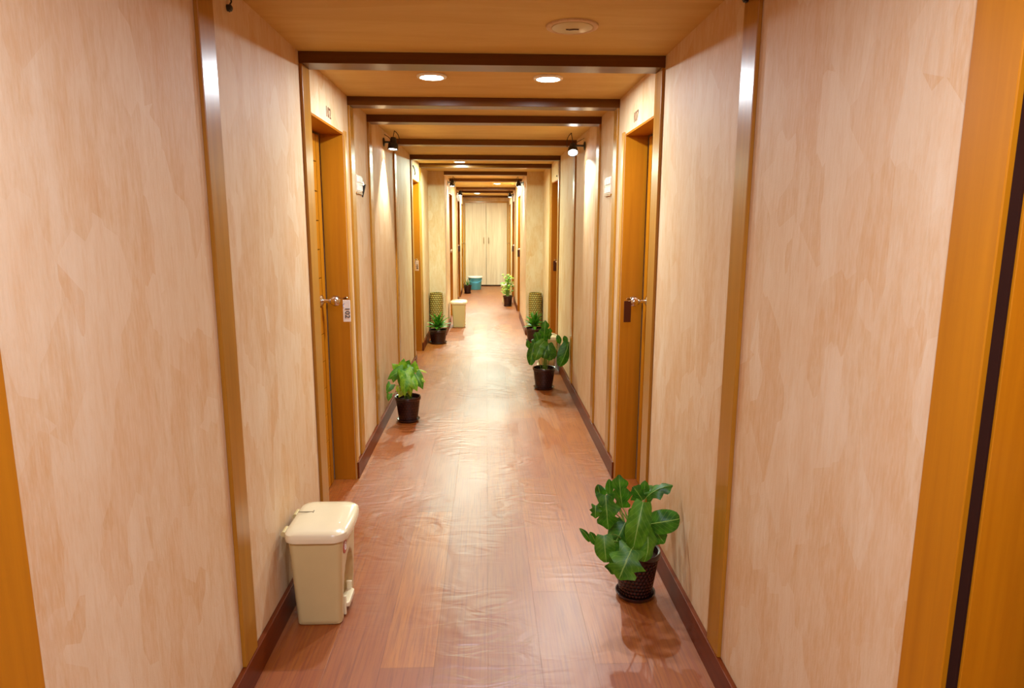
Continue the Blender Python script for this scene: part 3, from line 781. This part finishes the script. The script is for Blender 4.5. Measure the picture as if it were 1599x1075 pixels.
def rosette(center, label, n, length, r_top, r_bot, h, seed, width=.05, ztop=.42, mat=None):
    rnd = random.Random(seed); cx_, cy_ = center; L = []
    for i in range(n):
        a = i*2.399 + rnd.random()*.4; el = 1.25 - 1.15*(i/n) + rnd.uniform(-.1, .1); ln = length*rnd.uniform(.8, 1.1)
        d = Vector((math.cos(a)*math.cos(el), math.sin(a)*math.cos(el), math.sin(el)))
        b = Vector((cx_, cy_, h+.045-.03*(i/n))) + d*.012; t = b+d*ln - Vector((0, 0, ln*.28*(1-math.sin(el))))
        nm = Vector((-math.cos(a)*math.sin(el), -math.sin(a)*math.sin(el), math.cos(el)+.15))
        L.append((b, t, width*rnd.uniform(.8, 1.1), strap, .10, .35, .05, nm, 0))
    return plant(center, label, L, [mat or M['leaf_s']], r_top, r_bot, h, M['pot'], seed, stem_r=.004)
rosette((-.632, 8.52), 'spiky green rosette plant in a dark pot before the left basket', 30, .185, .118, .092, .182, 11, .048)
rosette((.622, 8.64), 'spiky green rosette plant in a dark pot before the right basket', 30, .185, .112, .088, .182, 12, .048)

# far plants
rnd = random.Random(21); LF = []
for i in range(90):
    a = rnd.random()*6.28; z = rnd.uniform(.24, .60); rr = rnd.uniform(.01, .095)*(1.15-abs(z-.45)*1.2)
    b = Vector((.395+rr*math.cos(a), 12.56+rr*math.sin(a), z)); t = b+Vector((math.cos(a)*.045, math.sin(a)*.045, rnd.uniform(-.03, .03)))
    LF.append((b, t, .048, oval, .12, .2, .1, (0, -.4, 1), i % 2))
plant((.395, 12.56), 'tall yellow-green bushy plant in a dark pot, far right side', LF, [M['leaf_y'], M['leaf_l']], .090, .066, .200, M['pot'], 21, stem_r=.0022)
LF = []
for i in range(7):
    a = i*2.4; el = 1.2-.12*i
    d = Vector((math.cos(a)*math.cos(el), math.sin(a)*math.cos(el), math.sin(el))); b = Vector((-.433, 14.97, .17))
    LF.append((b, b+d*.20, .022, strap, .06, .3, 0, (math.cos(a)*-.8, math.sin(a)*-.8, .6), 0))
plant((-.433, 14.97), 'small sparse spiky plant in a dark pot beside the blue bucket', LF, [M['leaf_d']], .088, .068, .190, M['pot'], 22)

# ------------------------------------------------------------------ baskets, bucket
def basket(loc, label):
    root = empty('wicker_basket', loc); tag(root, label, 'basket')
    b = MB(); b.lathe([(.001, 0), (.082, 0), (.086, .02), (.090, .30), (.092, .53), (.088, .575), (.082, .598), (.076, .598), (.080, .56), (.082, .30)], n=40, cap0=True, cap1=False)
    b.build('body', M['wicker'], root, smooth=True, ang=60)
    b = MB(); b.tube([(.080*math.cos(a), .080*math.sin(a), .598) for a in [2*math.pi*i/30 for i in range(31)]], .007, 8); b.build('rim', M['wicker'], root, smooth=True)
    b = MB(); b.lathe([(.001, .40), (.081, .40)], n=30, cap0=True, cap1=False); b.build('inner_shade', M['dark_in'], root)  # dark disc painted as the shade down inside the open basket
basket((-.688, 9.045, 0), 'tall olive wicker basket in the left corner before the narrow part')
basket((.662, 9.045, 0), 'tall olive wicker basket in the right corner before the narrow part')

root = empty('bucket', (-.277, 15.93, 0)); tag(root, 'sky blue plastic bucket with a white rim near the end doors', 'bucket')
b = MB(); b.lathe([(.001, 0), (.128, 0), (.134, .012), (.160, .285), (.154, .285), (.128, .02), (.001, .02)], n=44); b.build('body', M['blue'], root, smooth=True, ang=50)
b = MB(); b.lathe([(.156, .280), (.176, .284), (.178, .305), (.170, .314), (.155, .312), (.154, .285)], n=44, cap0=False, cap1=False); b.build('rim', M['white'], root, smooth=True, ang=50)
b = MB(); b.tube([(.165*math.cos(a), -.165*abs(math.sin(a))*.85-.02, .27-.10*math.sin(a)) for a in [math.pi*i/16 for i in range(17)]], .004, 8); b.build('handle', M['blue'], root, smooth=True)
